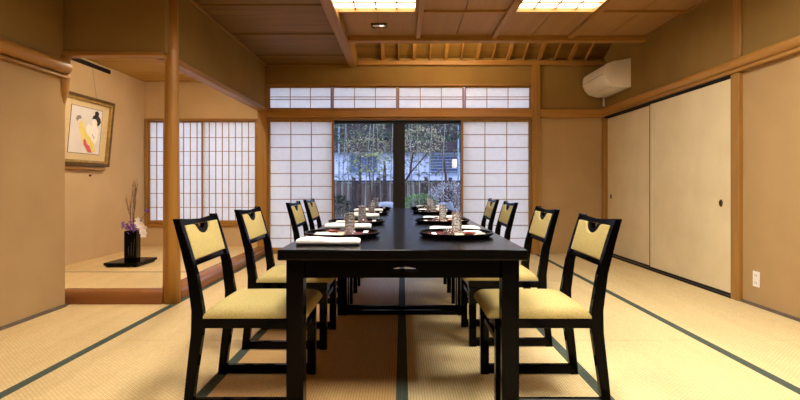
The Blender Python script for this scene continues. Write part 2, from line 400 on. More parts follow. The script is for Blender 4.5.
# alcove
b = MB(); zt = .105
b.prism([(YA + .065, 0), (YA + .06, .05), (YA + .072, .085), (YA + .105, zt), (YA + .19, zt), (YA + .19, 0)], 'x', XL - .11, -1.925, .004)
trim(b, 'kamachi', 'red-brown raised sill across the alcove front, left of the round pillar', 'sill', 'auto')
b = MB(); b.prism([(-1.845, 0), (-1.841, .05), (-1.853, .085), (-1.88, zt), (-1.99, zt), (-1.99, 0)], 'y', YA + .19, YB, .004)
trim(b, 'kamachi_y', 'red-brown raised sill running from the round pillar to the back wall', 'sill', 'auto')
af = MB().box(XA, -1.99, YA + .19, 4.955, 0, zt - .002).box(XA, -1.99, 4.96, YB, 0, zt - .002)
af = struct(af, 'floor_alcove', 'tat0', 'raised tatami floor of the alcove under the flower vase', 'floor')
MB().box(XA, -1.995, 4.94, 4.958, zt - .004, zt).build('mat_border', 'yose', af)
trim(MB().tube([(-1.874, YA + .125, 0), (-1.874, YA + .125, .6), (-1.874, YA + .125, 1.4), (-1.874, YA + .125, 2.0), (-1.874, YA + .125, 2.615)], [.068, .064, .057, .052, .048], 24), 'log_z', 'round polished log pillar at the alcove corner', 'pillar', True)
b = MB()
for k in range(7): b.box(XA, -1.96, YA + .07 + k * .41, YA + .07 + (k + 1) * .41 - .006, 2.375 + .004 * (k % 2), 2.40)
b.box(XA, -1.96, YA, YB, 2.40, 2.42)
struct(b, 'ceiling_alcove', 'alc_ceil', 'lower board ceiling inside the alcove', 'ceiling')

# -------------------------------------------------------------- ceilings
b = MB(); y = Y0; k = 0
while y < YB:
    y1 = min(y + .455, YB); b.box(-1.9 if y > 4 else XL, -.64, y, y1 - .004, 2.618 + .012 * (k % 2), 2.66); y += .455; k += 1
b.box(XL, -.64, Y0, YB, 2.66, 2.70)
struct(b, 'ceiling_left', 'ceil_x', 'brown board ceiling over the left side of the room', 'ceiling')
trim(MB().box(-1.895, -1.875, 4.2, YB, 2.60, 2.617), 'wood_y', 'thin cornice where the side drop wall meets the board ceiling')
trim(MB().box(-1.86, -.66, YB - .02, YB, 2.60, 2.617), 'wood_x', 'thin cornice at the back end of the board ceiling')
BX = [-.685, .183, 1.052, 1.922, 2.80]; BYs = [-2.96, -2.08, -1.20, -.32, .56, 1.44, 2.32, 3.20, 4.08, 4.96, 5.84]
lamps_at = {(0, 8), (2, 8), (0, 6), (2, 6), (0, 4), (2, 4)}  # the two rows nearer the viewer are unseen, added to light the room
b = MB()
for i in range(4):
    for j in range(10):
        if (i, j) in lamps_at: continue
        x0, x1 = BX[i] + .02, BX[i + 1] - .02; xm = (x0 + x1) / 2
        b.box(x0 - .02, xm - .004, BYs[j], BYs[j + 1], 2.667, 2.685); b.box(xm + .004, x1 + .02, BYs[j], BYs[j + 1], 2.667, 2.685)
b.box(-.7, 2.9, Y0, 5.8, 2.76, 2.79)
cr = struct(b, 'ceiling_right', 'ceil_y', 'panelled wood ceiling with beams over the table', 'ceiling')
trim(MB().box(-.725, -.62, Y0, YB, 2.575, 2.76, .006), 'wood_y', 'deep beam dividing board ceiling from panelled ceiling', 'beam')
for k, x in enumerate(BX[1:4]):
    trim(MB().box(x - .027, x + .027, Y0, 5.78, 2.63, 2.685, .004), 'wood_y', 'ceiling beam %s' % ['right of the first ceiling lamp', 'left of the right ceiling lamp', 'right of the right ceiling lamp'][k], 'beam')
b = MB()
for j in range(1, 10):
    for i in range(4): b.box(BX[i] + .028, BX[i + 1] - .028, BYs[j] - .018, BYs[j] + .018, 2.645, 2.685, .003)
trim(b, 'wood_x', 'short cross battens between the ceiling beams', 'beam')
trim(MB().box(-.62, XR, 5.785, 5.895, 2.606, 2.705, .008), 'wood_x', 'heavy cross beam in front of the short sloping rafters', 'beam')
trim(MB().box(XR - .018, XR, Y0, 5.78, 2.648, 2.6665), 'wood_y', 'thin cornice along the top of the right wall')
# sloping recess behind the heavy beam
sl = .46; ya = 5.86; z_at = lambda yy: 2.68 + (YB - yy) * sl
b = MB().prism([(YB, z_at(YB) + .03), (ya, z_at(ya) + .03), (ya, z_at(ya) + .07), (YB, z_at(YB) + .07)], 'x', -.62, XR)
struct(b, 'ceiling_slope', 'ceil_x', 'sloping board ceiling behind the heavy cross beam', 'ceiling')
b = MB().box(-.62, XR, 5.82, 5.86, 2.705, 3.3)
struct(b, 'wall_recess', 'plaster_up', 'upper board closing the sloping recess', 'wall')
struct(MB().box(-.70, -.62, 5.82, YB, 2.76, 3.3), 'wall_recess_left', 'plaster_up', 'side wall closing the sloping recess', 'wall')
for k in range(14):
    x = -.26 + k * .215
    w = .022 if k % 2 == 0 else .008
    o = MB().prism([(YB - .02, z_at(YB) - .02), (ya + .1, z_at(ya + .1) - .02), (ya + .1, z_at(ya + .1) + .03), (YB - .02, z_at(YB) + .03)], 'x', x - w, x + w)
    trim(o, 'wood_y', '%s rafter %s' % ('thick' if k % 2 == 0 else 'thin', ['first', 'second', 'third', 'fourth', 'fifth', 'sixth', 'seventh', 'eighth', 'ninth', 'tenth', 'eleventh', 'twelfth', 'thirteenth', 'fourteenth', 'last'][k] + ' from the left in the sloping recess'), 'rafter')

# -------------------------------------------------------------- lamps
names = {(0, 8): 'square lattice ceiling lamp left of centre, over the far table', (2, 8): 'square lattice ceiling lamp near the right wall, over the far table'}
g = 0
for (i, j) in sorted(lamps_at, key=lambda t: -t[1]):
    x0, x1, y0, y1 = BX[i] + .03, BX[i + 1] - .03, BYs[j] + .02, BYs[j + 1] - .02
    L = thing('ceiling_lamp', names.get((i, j), 'added unseen lattice ceiling lamp %s in the %s row towards the viewer' % ('on the left' if i == 0 else 'on the right', 'middle' if j == 6 else 'nearest')), 'lamp', ((x0 + x1) / 2, (y0 + y1) / 2, 2.66), group='square lattice ceiling lamps')
    def rel(mb, nm, mt, par=L, c=((x0 + x1) / 2, (y0 + y1) / 2, 2.66), **kw):
        bmesh.ops.translate(mb.bm, vec=(-c[0], -c[1], -c[2]), verts=mb.bm.verts[:]); return mb.build(nm, mt, par, **kw)
    f = MB()
    for q in ((x0, x1, y0, y0 + .028), (x0, x1, y1 - .028, y1), (x0, x0 + .028, y0 + .028, y1 - .028), (x1 - .028, x1, y0 + .028, y1 - .028)): f.box(*q, 2.638, 2.70, .003)
    rel(f, 'frame', 'wood_x')
    rel(MB().box(x0 + .028, x1 - .028, y0 + .028, y1 - .028, 2.68, 2.69), 'diffuser', 'lamp' if j == 8 else 'lamp_unseen')
    gr = MB()
    for k in range(1, 4):
        xx = x0 + (x1 - x0) * k / 4; yy = y0 + (y1 - y0) * k / 4
        gr.box(xx - .007, xx + .007, y0 + .028, y1 - .028, 2.664, 2.6795)
        gr.box(x0 + .028, x1 - .028, yy - .007, yy + .007, 2.660, 2.6715)
    rel(gr, 'lattice', 'wood_x')
# strip lamps
L = thing('strip_lamp', 'slim strip lamp on the alcove ceiling behind the drop wall', 'lamp', (-2.12, 5.2, 2.379))
MB().box(-.03, .03, -.9, .9, -.02, 0, .004).build('housing', 'white', L)
MB().box(-.02, .02, -.88, .88, -.032, -.0205, .004).build('tube', 'strip_alc', L)
trim(MB().box(-2.745, -2.715, 4.3, 6.9, 2.366, 2.3745, .001), 'wood_y', 'thin wood strip in place of the bright lamp line on the alcove ceiling')  # wood stand-in for a line of lamp light along the ceiling
L = thing('strip_lamp', 'strip lamp hidden behind the heavy cross beam', 'lamp', (.62, 5.92, 2.69))
MB().box(-.5, .5, -.03, .03, -.02, 0, .004).build('housing', 'white', L)
MB().box(-.48, .48, -.02, .02, .0005, .014, .004).build('tube', 'strip', L)
# emergency light
L = thing('emergency_light', 'small recessed emergency light between the left ceiling lamp and the cross beam', 'light', (-.245, 5.40, 2.667))
b = MB(); frame = [(-.085, .085, -.06, -.045), (-.085, .085, .045, .06), (-.085, -.068, -.045, .045), (.068, .085, -.045, .045)]
for q in frame: b.box(*q, -.018, 0, .002)
b.build('frame', 'golddark', L)
MB().box(-.068, .068, -.045, .045, -.008, -.001).build('lens', 'white', L)
MB().lathe([(0, -.018), (.02, -.014), (.024, -.0085)], (.025, 0, 0), 16).build('lamp_bulb', 'emg', L, True)

# ------------------------------------------------- sliding screens, windows
def shoji(name, label, cat, x0, x1, z0, z1, y, vl, hl, fw=.03, bot=.06, t=.03, lw=.0045):
    o = thing(name, label, cat, ((x0 + x1) / 2, y, z0), kind='structure')
    cx = (x0 + x1) / 2; w = (x1 - x0) / 2; H = z1 - z0
    b = MB()
    b.box(-w, -w + fw, -t / 2, t / 2, 0, H, .002).box(w - fw, w, -t / 2, t / 2, 0, H, .002)
    b.box(-w + fw, w - fw, -t / 2, t / 2, H - fw, H, .002).box(-w + fw, w - fw, -t / 2, t / 2, 0, bot, .002)
    b.build('frame', 'wood_z', o)
    b = MB(); n = vl + 1; iw = 2 * (w - fw)
    for k in range(1, n): xx = -w + fw + iw * k / n; b.box(xx - lw, xx + lw, -t * .3, t * .18, bot, H - fw)
    for z in hl: b.box(-w + fw, w - fw, -t * .33, t * .17, z - z0 - lw, z - z0 + lw)
    b.build('lattice', 'wood_x', o)
    MB().box(-w + fw, w - fw, t * .2, t * .2 + .001, bot, H - fw).build('paper', 'shoji', o)
    return o
hl = [1.652 - .18 * k + .0 for k in range(9)]
shoji('door_1', 'garden shoji sliding door left of the glass, behind the left chairs', 'shoji', -1.86, -.945, .022, 1.856, YB + .02, 2, [z for z in hl])
shoji('door_2', 'garden shoji sliding door right of the glass, behind the right chairs', 'shoji', .82, 1.788, .022, 1.856, YB + .02, 2, [z for z in hl])
nm = ['leftmost', 'second from the left', 'third from the left', 'rightmost']
for k, (a, c) in enumerate(((-1.853, -.972), (-.968, -.061), (-.059, .86), (.866, 1.788))):
    shoji('window_%d' % (k + 1), '%s of the four transom screens above the garden window' % nm[k], 'screen', a, c, 2.002, 2.32, YB + .02, 2, [2.175, 2.14], .02, .02, .026)
hA = [1.868 - .065 - .193 * k for k in range(0, 7)]
hA = [1.61, 1.418, 1.225, 1.03, .835, .64]
# alcove window: fixed surround and two lattice screens
b = MB(); frame_rect(b, 'x', XA + .005, -1.992, .38, 1.87, YB - .03, YB + .09, .03)
trim(b, 'wood_x', 'wooden surround of the alcove lattice window', 'frame')
shoji('window_5', 'narrow-lattice screen of the alcove window, left one behind the pillar', 'screen', XA + .035, -2.745, .41, 1.838, YB + .035, 7, hA, .016, .05, .026, .004)
shoji('window_6', 'narrow-lattice screen of the alcove window, right one beside the corner post', 'screen', -2.78, -2.022, .41, 1.838, YB + .005, 7, hA, .016, .05, .026, .004)
# glass doors
for n_, (a, c, yy, sL, sR, lab) in enumerate(((-1.0, -.04, YB + .085, .05, .085, 'left glass garden door with dark frame'), (-.04, .87, YB + .085, .08, .05, 'right glass garden door with dark frame'))):
    o = thing('door_%d' % (n_ + 3), lab, 'glass door', ((a + c) / 2, yy, .022), kind='structure')
    w = (c - a) / 2; b = MB()
    b.box(-w, -w + sL, -.02, .02, 0, 1.83, .002).box(w - sR, w, -.02, .02, 0, 1.83, .002)
    b.box(-w + sL, w - sR, -.02, .02, 1.79, 1.83, .002).box(-w + sL, w - sR, -.02, .02, 0, .09, .002)
    b.build('frame', 'mullion', o)
    MB().box(-w + sL, w - sR, -.002, .002, .09, 1.79).build('pane', 'pane', o)
# side fusuma
def fusuma(name, label, y0, y1, x, pull):
    o = thing(name, label, 'sliding door', (x, (y0 + y1) / 2, .018), kind='structure')
    w = (y1 - y0) / 2; H = 1.870 - .018; b = MB()
    for q in ((-w, -w + .009, 0, H), (w - .009, w, 0, H), (-w + .009, w - .009, H - .012, H), (-w + .009, w - .009, 0, .022)):
        b.box(-.012, .012, q[0], q[1], q[2], q[3], .001)
    b.build('frame', 'groove', o)
    MB().box(-.009, .009, -w + .009, w - .009, .022, H - .012).build('panel', 'fusuma', o)
    p = MB(); rot = Matrix.Rotation(-PI / 2, 4, 'Y')
    b = MB().lathe([(0, .001), (.014, .001), (.017, .004), (.024, .004), (.026, .001)], (0, 0, 0), 20, sx=1.25)
    bmesh.ops.transform(b.bm, matrix=Matrix.Translation((-.0095, pull - (y0 + y1) / 2, .78)) @ rot, verts=b.bm.verts[:])
    b.build('finger_pull', 'brass', o, True)
fusuma('door_5', 'pale sliding door next to the post on the right wall', 4.26, 5.68, XR - .005, 4.41)
fusuma('door_6', 'pale sliding door in the far right corner', 5.64, 6.93, XR + .025, 6.8)
trim(MB().box(XR - .03, XR + .06, 4.256, 6.934, 1.872, 1.8875), 'groove', 'black upper groove over the sliding doors', 'track')
trim(MB().box(XR - .03, XR + .06, 4.256, 6.934, .0, .017), 'groove', 'black floor track under the sliding doors', 'track')
struct(MB().box(XR + .06, XR + .12, 4.165, YB, 0, 1.9), 'wall_closet', 'plaster', 'closet wall behind the sliding doors', 'wall')

# -------------------------------------------------------------- wall things
# air conditioner
o = thing('air_conditioner', 'ivory wall air conditioner in the upper right back corner', 'air conditioner', (XR, 6.57, 2.15))
prof = [(0, .0), (-.13, -.0), (-.24, .03), (-.295, .085), (-.325, .16), (-.32, .25), (-.29, .29), (-.21, .32), (0, .355)]
MB().prism(prof, 'y', -.40, .36, .006, 2).build('body', 'white', o, 'auto')
b = MB()
b.prism([(-.322, .168), (-.3265, .168), (-.3265, .173), (-.322, .173)], 'y', -.352, .352); b.build('panel_seam', 'aclines', o)
b = MB()
for q in (( -.235, .028, -.28, .075),):
    b.prism([(-.15, .004), (-.222, .0245), (-.226, .020), (-.152, -.002)], 'y', -.33, .33)
b.build('louvre', 'white', o)
b = MB().box(-.04, 0, -.3614, -.3605, .09, .094).box(-.27, -.0, -.3608, -.3602, .0, .001); b.build('side_seam', 'aclines', o)
MB().tube([(-.02, .385, .33), (-.02, .385, .0), (-.02, .385, -.12)], .014, 10).build('pipe', 'white', o, True)
# outlet
o = thing('wall_outlet', 'ivory electrical outlet low on the right wall', 'outlet', (XR, 3.985, .215))
MB().box(-.008, 0, -.038, .038, -.062, .062, .003).build('plate', 'white', o)
for z in (-.028, .028):
    for yy in (-.008, .008): MB().box(-.0095, -.0082, yy - .0015, yy + .0015, z - .008, z + .008).build('slot', 'aclines', o)
# picture
ang = math.atan2(.07, .75)
o = thing('framed_picture', 'gilt framed print of a kimono woman on the alcove side wall', 'picture', (XA + .03, 5.56, 1.17))
o.rotation_euler = (0, ang, 0)
W2, H2 = .46, .76
b = MB(); frame_rect(b, 'y', -W2, W2, 0, H2, 0, .045, .03, .004); b.build('outer_frame', 'golddark', o)
b = MB(); frame_rect(b, 'y', -W2 + .03, W2 - .03, .03, H2 - .03, .005, .04, .03, .006); b.build('inner_frame', 'gold', o)
MB().box(.0, .012, -W2 + .06, W2 - .06, .06, H2 - .06).build('mount', 'mount', o)
pr = MB().box(.0125, .0145, -.27, .27, .135, .635).build('print', 'print', o)
b = MB(); frame_rect(b, 'y', -.275, .275, .13, .64, .0125, .0155, .005, 0); b.build('print_border', 'golddark', o)
def flat(pts, mt, nm, x=.0146):   # pts in (0..1, 0..1) of the print, left to right, bottom to top
    P = [(-.27 + .54 * u, .135 + .5 * v) for u, v in pts]
    MB().prism(P, 'x', x, x + .0007).build(nm, mt, pr)
pr.parent = o
flat([(.26, .66), (.33, .72), (.42, .60), (.52, .46), (.68, .36), (.80, .22), (.88, .05), (.58, .04), (.44, .22), (.34, .40), (.27, .54)], 'p_yellow', 'yellow_robe')
flat([(.50, .60), (.56, .66), (.70, .62), (.84, .66), (.93, .54), (.90, .34), (.84, .22), (.72, .30), (.60, .40), (.50, .48)], 'p_white', 'white_robe', .0154)
flat([(.44, .30), (.50, .32), (.56, .22), (.66, .17), (.76, .03), (.62, .03), (.54, .12), (.46, .19)], 'p_pink', 'pink_hem', .0154)
flat([(.66, .70), (.70, .78), (.78, .80), (.84, .72), (.80, .62), (.72, .60)], 'p_white', 'face', .0162)
flat([(.66, .78), (.69, .85), (.74, .88), (.74, .95), (.81, .98), (.88, .94), (.87, .87), (.94, .82), (.97, .74), (.91, .66), (.85, .64), (.85, .72), (.79, .79), (.72, .79)], 'p_black', 'hair', .0170)
flat([(.15, .74), (.20, .80), (.29, .81), (.33, .75), (.25, .73), (.20, .67)], 'p_grey', 'fan', .0154)
flat([(.70, .44), (.71, .45), (.80, .36), (.79, .35)], 'p_grey', 'fold_line', .0162)
# ledge the picture rests on, hanging rail, wires, hook
tag(MB().box(XA + .001, XA + .05, 5.12, 5.98, 1.125, 1.165, .004).build('picture_ledge', 'wood_y'), 'dark wooden ledge under the framed picture', 'ledge')
o = thing('picture_rail', 'black picture rail high on the alcove side wall', 'rail', (XA, 5.37, 2.30))
MB().box(.001, .025, -.76, .76, 0, .045, .003).build('rail', 'blackmat', o)
for yy in (-.12, .4): MB().tube([(.02, yy, 0), (.07, yy, -.36)], .0012, 6).build('wire', 'aclines', o)
b = MB().tube([(XA, 5.75, 1.06), (XA + .02, 5.75, 1.065)], .012, 10); tag(b.build('wall_hook', 'brass', smooth=True), 'small dark hook on the alcove wall below the picture', 'hook')

# -------------------------------------------------------------- vase
o = thing('display_board', 'black lacquer board on the alcove floor under the vase', 'board', (-2.905, 5.42, zt), 0)
MB().box(-.175, .175, -.215, .215, .016, .045, .004).build('board', 'black', o)
for sx in (-1, 1): MB().box(sx * .14 - .02, sx * .14 + .02, -.19, .19, 0, .0155).build('foot', 'black', o)
VZ = zt + .0455
o = thing('flower_vase', 'tall square black vase on the display board', 'vase', (-2.915, 5.46, VZ), .15)
b = MB(); hw = .062; H = .31
b.box(-hw, hw, -hw, hw, 0, .02, .003)
for q in ((-hw, hw, -hw, -hw + .01), (-hw, hw, hw - .01, hw), (-hw, -hw + .01, -hw + .01, hw - .01), (hw - .01, hw, -hw + .01, hw - .01)): b.box(*q, .02, H, .0015)
b.build('body', 'black', o)
for k in range(3):
    MB().tube([(-.01 + .02 * k, -hw - .001, .05), (-.02 + .03 * k, -hw - .001, .12 + .03 * k), (-.015 + .03 * k, -hw - .001, .15 + .04 * k)], .0015, 6).build('scratched_line', 'yose', o)
def branch(mb, p, d, l, dep, rr):
    q = p + d * l; mb.tube([p, p + d * l * .5 + Vector((R.uniform(-.01, .01), 0, 0)), q], [rr, rr * .8, rr * .6], 5)
    if dep:
        for _ in range(3):
            branch(mb, p + d * l * R.uniform(.45, 1), (d + Vector((R.uniform(-.16, .16), R.uniform(-.2, .2), R.uniform(.1, .4)))).normalized(), l * .55, dep - 1, rr * .6)
base = Vector((-2.915, 5.46, VZ + .15))
b = MB()
for dx in (-.03, .01, .03): branch(b, base + Vector((dx * .4, 0, 0)), Vector((dx * .6, 0, 1)).normalized(), .40, 3, .0034)
tag(b.build('dry_branch', 'twig'), 'tall dry reddish twigs standing in the black vase', 'branch')
b = MB(); fl_ = thing('purple_flower', 'small purple blossoms at the mouth of the black vase', 'flower', (base.x, base.y, base.z))
b.tube([(0, 0, 0), (-.03, 0, .12), (-.06, -.01, .22)], .002, 5).tube([(0, 0, 0), (.02, 0, .15), (.06, 0, .2)], .002, 5).tube([(.0, 0, .05), (.06, -.0, .25), (.16, 0, .36)], .0025, 5)
b.build('stem', 'stem', fl_)
b = MB()
def petals(mb, c, r, n, cnt):
    for _ in range(cnt):
        p = Vector(c) + Vector((R.gauss(0, r), R.gauss(0, r * .8), R.gauss(0, r)))
        for k in range(n): mb.leaf(p, Vector((R.uniform(-1, 1), R.uniform(-1, 1), R.uniform(-.6, 1))), .012, .018)
petals(b, (-.06, 0, .21), .026, 5, 34); petals(b, (.02, -.04, .2), .03, 5, 26); petals(b, (.16, 0, .37), .009, 5, 8); petals(b, (.06, 0, .24), .02, 5, 8)
b.build('blossom', 'purple', fl_)
orc = thing('white_orchid', 'white orchid blooms leaning right out of the black vase', 'flower', (base.x, base.y - .02, base.z))
MB().tube([(.01, 0, 0), (.03, -.01, .18), (.08, -.02, .27), (.14, -.02, .22)], .0025, 6).build('stem', 'stem', orc)
for (cx, cz, r) in ((.10, .235, .042), (.145, .19, .046), (.15, .13, .038), (.09, .28, .028)):
    b = MB()
    for k in range(5):
        a = 2 * PI * k / 5 + .3; d = Vector((math.cos(a), -.35, math.sin(a)))
        pr_ = [(0, 0), (r * .5, r * .42), (r, r * .3), (r * 1.15, 0), (r, -r * .3), (r * .5, -r * .42)]
        sdir = Vector((-math.sin(a), 0, math.cos(a)))
        vs = [b.bm.verts.new(Vector((cx, -.03, cz)) + d * u + sdir * v) for u, v in pr_]; b.bm.faces.new(vs)
    b.build('bloom', 'pearl', orc)
    MB().lathe([(0, -.006), (.006, 0), (0, .006)], (cx, -.036, cz), 8).build('centre', 'yellow', orc)

# -------------------------------------------------------------- tables
TX = .003; TW = .524; TH = .725
def make_table(label, y0, y1):
    L = (y1 - y0) / 2
    t = thing('dining_table', label, 'table', (TX, (y0 + y1) / 2, 0), group='black lacquer dining tables pushed end to end')
    MB().box(-TW, TW, -L, L, TH - .045, TH, .007, seg=2).build('tabletop', 'table', t)
    # end aprons with a crescent slot, long aprons plain
    for s in (-1, 1):
        yy = s * (L - .075); b = MB()
        za, zb = .597, TH - .0455
        b.box(-.42, -.07, yy - .011, yy + .011, za, zb).box(.07, .42, yy - .011, yy + .011, za, zb)
        b.prism([(-.07, za), (.07, za), (.07, .624), (-.07, .624)], 'y', yy - .011, yy + .011)
        arc = [(.062 * math.cos(a) + .008, .624 + .020 * math.sin(a)) for a in [PI * k / 14 for k in range(15)]]
        b.prism([(-.07, .624), (-.07, zb), (.07, zb), (.07, .624)] + arc[1:-1] + [(-.054, .624)], 'y', yy - .011, yy + .011)
        b.build('end_apron', 'black', t)
    for s in (-1, 1): MB().box(s * .46 - .012, s * .46 + .012, -L + .11, L - .11, .61, TH - .0455, .002).build('side_apron', 'black', t)
    for sx in (-1, 1):
        for sy in (-1, 1):
            MB().box(sx * .4575 - .0365, sx * .4575 + .0365, sy * (L - .07) - .036, sy * (L - .07) + .036, 0, TH - .0455, .004).build('leg', 'black', t)
    for s in (-1, 1): MB().box(-.4205, .4205, s * (L - .07) - .02, s * (L - .07) + .02, .002, .035, .003).build('floor_stretcher', 'black', t)
    return t
make_table('nearer of the two black lacquer tables, its end facing the viewer', 2.104, 3.940)
make_table('farther of the two black lacquer tables, next to the garden window', 3.946, 5.80)

# -------------------------------------------------------------- chairs
def lerp_path(pts, z):
    for (a, za), (c, zc) in zip(pts, pts[1:]):
        if za <= z <= zc: return a + (c - a) * (z - za) / (zc - za)
    return pts[-1][0]
BACK = [(-.472, 0), (-.455, .15), (-.430, .34), (-.428, .44), (-.452, .60), (-.490, .74), (-.522, .845)]
def make_chair():
    t = thing('dining_chair', '', 'chair', group='black dining chairs with gold upholstery')
    hy = .23; pw = .036
    # rear posts follow the bent profile
    for s in (-1, 1):
        b = MB(); P = []
        th = [.020, .022, .026, .026, .022, .018, .015]
        front = [(x + th[i], z) for i, (x, z) in enumerate(BACK)]; rear = [(x - th[i], z) for i, (x, z) in enumerate(BACK)]
        b.prism(front + rear[::-1], 'y', s * hy - s * pw, s * hy, .003, 1).build('rear_leg', 'black', t)
        MB().box(-.022, .022, s * hy - s * .038, s * hy, 0, .363, .003).build('front_leg', 'black', t)
        MB().box(-.455, -.018, s * hy - s * .033, s * hy - s * .003, .004, .05, .003).build('floor_runner', 'black', t)
    b = MB()
    for s in (-1, 1): b.box(-.425, .025, s * hy - s * .032, s * hy - s * .001, .363, .405, .003)
    b.box(-.006, .025, -hy + .033, hy - .033, .363, .405, .003).box(-.44, -.41, -hy + .037, hy - .037, .363, .405, .003)
    b.build('seat_frame', 'black', t)
    MB().box(-.012, .012, -hy + .038, hy - .038, .285, .315, .003).build('front_stretcher', 'black', t)
    # cushion: grid with rounded edges and crown
    b = bmesh.new(); nx, ny = 22, 20; x0, x1, y0, y1 = -.405, .055, -hy + .004, hy - .004
    top = {}; bot = {}
    for i in range(nx + 1):
        for j in range(ny + 1):
            u, v = i / nx, j / ny
            uu = .5 - .5 * math.cos(PI * u); vv = .5 - .5 * math.cos(PI * v)
            x = x0 + (x1 - x0) * uu; y = y0 + (y1 - y0) * vv
            eu = min(1, math.sqrt(max(0, 1 - max(0, (abs(2 * uu - 1) - .80) / .20) ** 2)))
            ev = min(1, math.sqrt(max(0, 1 - max(0, (abs(2 * vv - 1) - .82) / .18) ** 2)))
            e = eu * ev
            z = .412 + .036 * e + .009 * math.sin(PI * u) * math.sin(PI * v)
            # round plan corners
            k = .93 + .07 * e
            y *= 1 - .035 * u ** 3
            top[i, j] = b.verts.new((x, y, z))
    for i in range(nx + 1):
        for j in range(ny + 1):
            if i in (0, nx) or j in (0, ny): bot[i, j] = b.verts.new((top[i, j].co.x * 1, top[i, j].co.y, .4055))
    for i in range(nx):
        for j in range(ny): b.faces.new((top[i, j], top[i + 1, j], top[i + 1, j + 1], top[i, j + 1]))
    for i in range(nx):
        for j in (0, ny): b.faces.new((bot[i, j], bot[i + 1, j], top[i + 1, j], top[i, j]))
    for j in range(ny):
        for i in (0, nx): b.faces.new((bot[i, j], bot[i, j + 1], top[i, j + 1], top[i, j]))
    b.faces.new([bot[i, 0] for i in range(nx + 1)] + [bot[nx, j] for j in range(1, ny + 1)] + [bot[i, ny] for i in range(nx - 1, -1, -1)] + [bot[0, j] for j in range(ny - 1, 0, -1)])
    bmesh.ops.recalc_face_normals(b, faces=b.faces)
    m = MB(); m._merge(b); m.build('seat_cushion', 'fabric', t, 'auto')
    # back: tilted frame coordinates, local (y, h) plane along post direction between z .62 and .845
    p0 = Vector((lerp_path(BACK, .63), 0, .63)); p1 = Vector((lerp_path(BACK, .845), 0, .845))
    d = (p1 - p0).normalized(); ang = math.atan2(-(d.x), d.z)
    mat = Matrix.Translation(p0) @ Matrix.Rotation(-ang, 4, 'Y')
    hh = (p1 - p0).length; iy = hy - pw - .001
    MB().box(-.011, .011, -iy, iy, .0, .026, .002, mat=mat).build('lower_back_rail', 'black', t)
    # top rail with a wide sagging grip and a finger hole
    b = MB(); n = 14; oa, ob = .082, .050; ia, ib = .036, .026; zl = hh - .036
    e = lambda a_, b_, k: (a_ * math.cos(PI * k / n), zl - .001 - b_ * math.sin(PI * k / n))
    out = [e(oa, ob, k) for k in range(n + 1)]; inn = [e(ia, ib, k) for k in range(n + 1)]
    b.prism([(-iy, hh - .004), (-iy * .5, hh - .011), (0, hh - .015), (iy * .5, hh - .011), (iy, hh - .004), (iy, zl), (oa, zl), (ia, zl), (0, zl), (-ia, zl), (-oa, zl), (-iy, zl)], 'x', -.011, .011, .002, 1, mat=mat)
    for k in range(n):
        b.prism([out[k], out[k + 1], inn[k + 1], inn[k]], 'x', -.011, .011, mat=mat)
    b.build('top_rail', 'black', t)
    top_ = zl - .001
    notch = [(q[0] * 1.03, q[1] - .002) for q in out[1:-1]]
    pad = [(-iy, .028), (iy, .028), (iy, top_), (oa + .03, top_), (oa + .012, top_ - .003)] + notch + [(-oa - .012, top_ - .003), (-oa - .03, top_), (-iy, top_)]
    b = MB(); b.prism(pad, 'x', -.010, .020, .006, 3, mat=mat); b.build('back_pad', 'fabric', t, 'auto')
    return t
chair = make_chair()
ordn = ['nearest the viewer', 'second from the viewer', 'third from the viewer', 'farthest from the viewer']
first = True
for side, sx, xs, ys in (('left', -1, -.476, (2.455, 3.27, 4.42, 5.16)), ('right', 1, .435, (2.455, 3.33, 4.44, 5.26))):
    for k, yy in enumerate(ys):
        place(chair, first, (xs + (.045 if sx < 0 and k > 1 else 0), yy, 0.0), 0 if sx < 0 else PI, 'black chair with gold pad on the %s side of the table, %s' % (side, ordn[k])); first = False

# -------------------------------------------------------------- place settings (local: x towards the table middle, y across)
ZT = TH + .0005
TR = .198
def make_tray():
    t = thing('serving_tray', '', 'tray', group='round lacquer trays set on the tables')
    MB().lathe([(0, 0), (TR - .025, 0), (TR - .004, .012), (TR, .024), (TR - .005, .024), (TR - .010, .014), (TR - .028, .0085), (TR - .03, .006), (0, .006)], n=48).build('tray_body', 'black', t, 'auto')
    MB().lathe([(0, .0062), (TR - .032, .0062), (TR - .032, .0085), (0, .0085)], n=48).build('tray_inlay', 'red', t, 'auto')
    return t
def make_mat():
    t = MB(); pts = [(.0 - .15, -.10), (.02, -.15), (.03, .13), (-.12, .12)]
    t.prism(pts, 'z', 0, .0015); return tag(t.build('paper_mat', 'floral'), '', 'paper mat', 'floral paper mats on the trays')
def make_napkin():
    b = MB(); b.prism([(-.06, -.035), (.05, -.04), (.06, .03), (-.05, .04)], 'z', 0, .006, .002, 1)
    b.prism([(-.055, -.03), (.03, -.034), (.0, .03), (-.045, .035)], 'z', .0062, .012, .002, 1)
    return tag(b.build('paper_napkin', 'napkin'), '', 'napkin', 'folded paper napkins on the trays')
def make_glass():
    r0, r1, H = .024, .029, .115   # turned upside down: wide rim at the bottom
    b = MB().lathe([(r1, 0), (r1, .004), (r1 - .002, .05), (r0 + .001, .10), (r0, H), (0, H), (0, H - .008), (r0 - .003, H - .010), (r0 - .002, .10), (r1 - .005, .05), (r1 - .003, .004), (r1 - .003, 0), (r1, 0)], n=28)
    return tag(b.build('drinking_glass', 'cutglass', smooth='auto'), '', 'glass', 'upturned cut glass tumblers')
def make_cup():
    b = MB().lathe([(.031, 0), (.030, .012), (.024, .026), (.012, .033), (.012, .038), (0, .038), (0, .030), (.010, .0295), (.021, .023), (.0265, .011), (.0275, 0), (.031, 0)], n=28)
    return tag(b.build('sake_cup', 'cutglass', smooth='auto'), '', 'cup', 'small upturned glass cups')
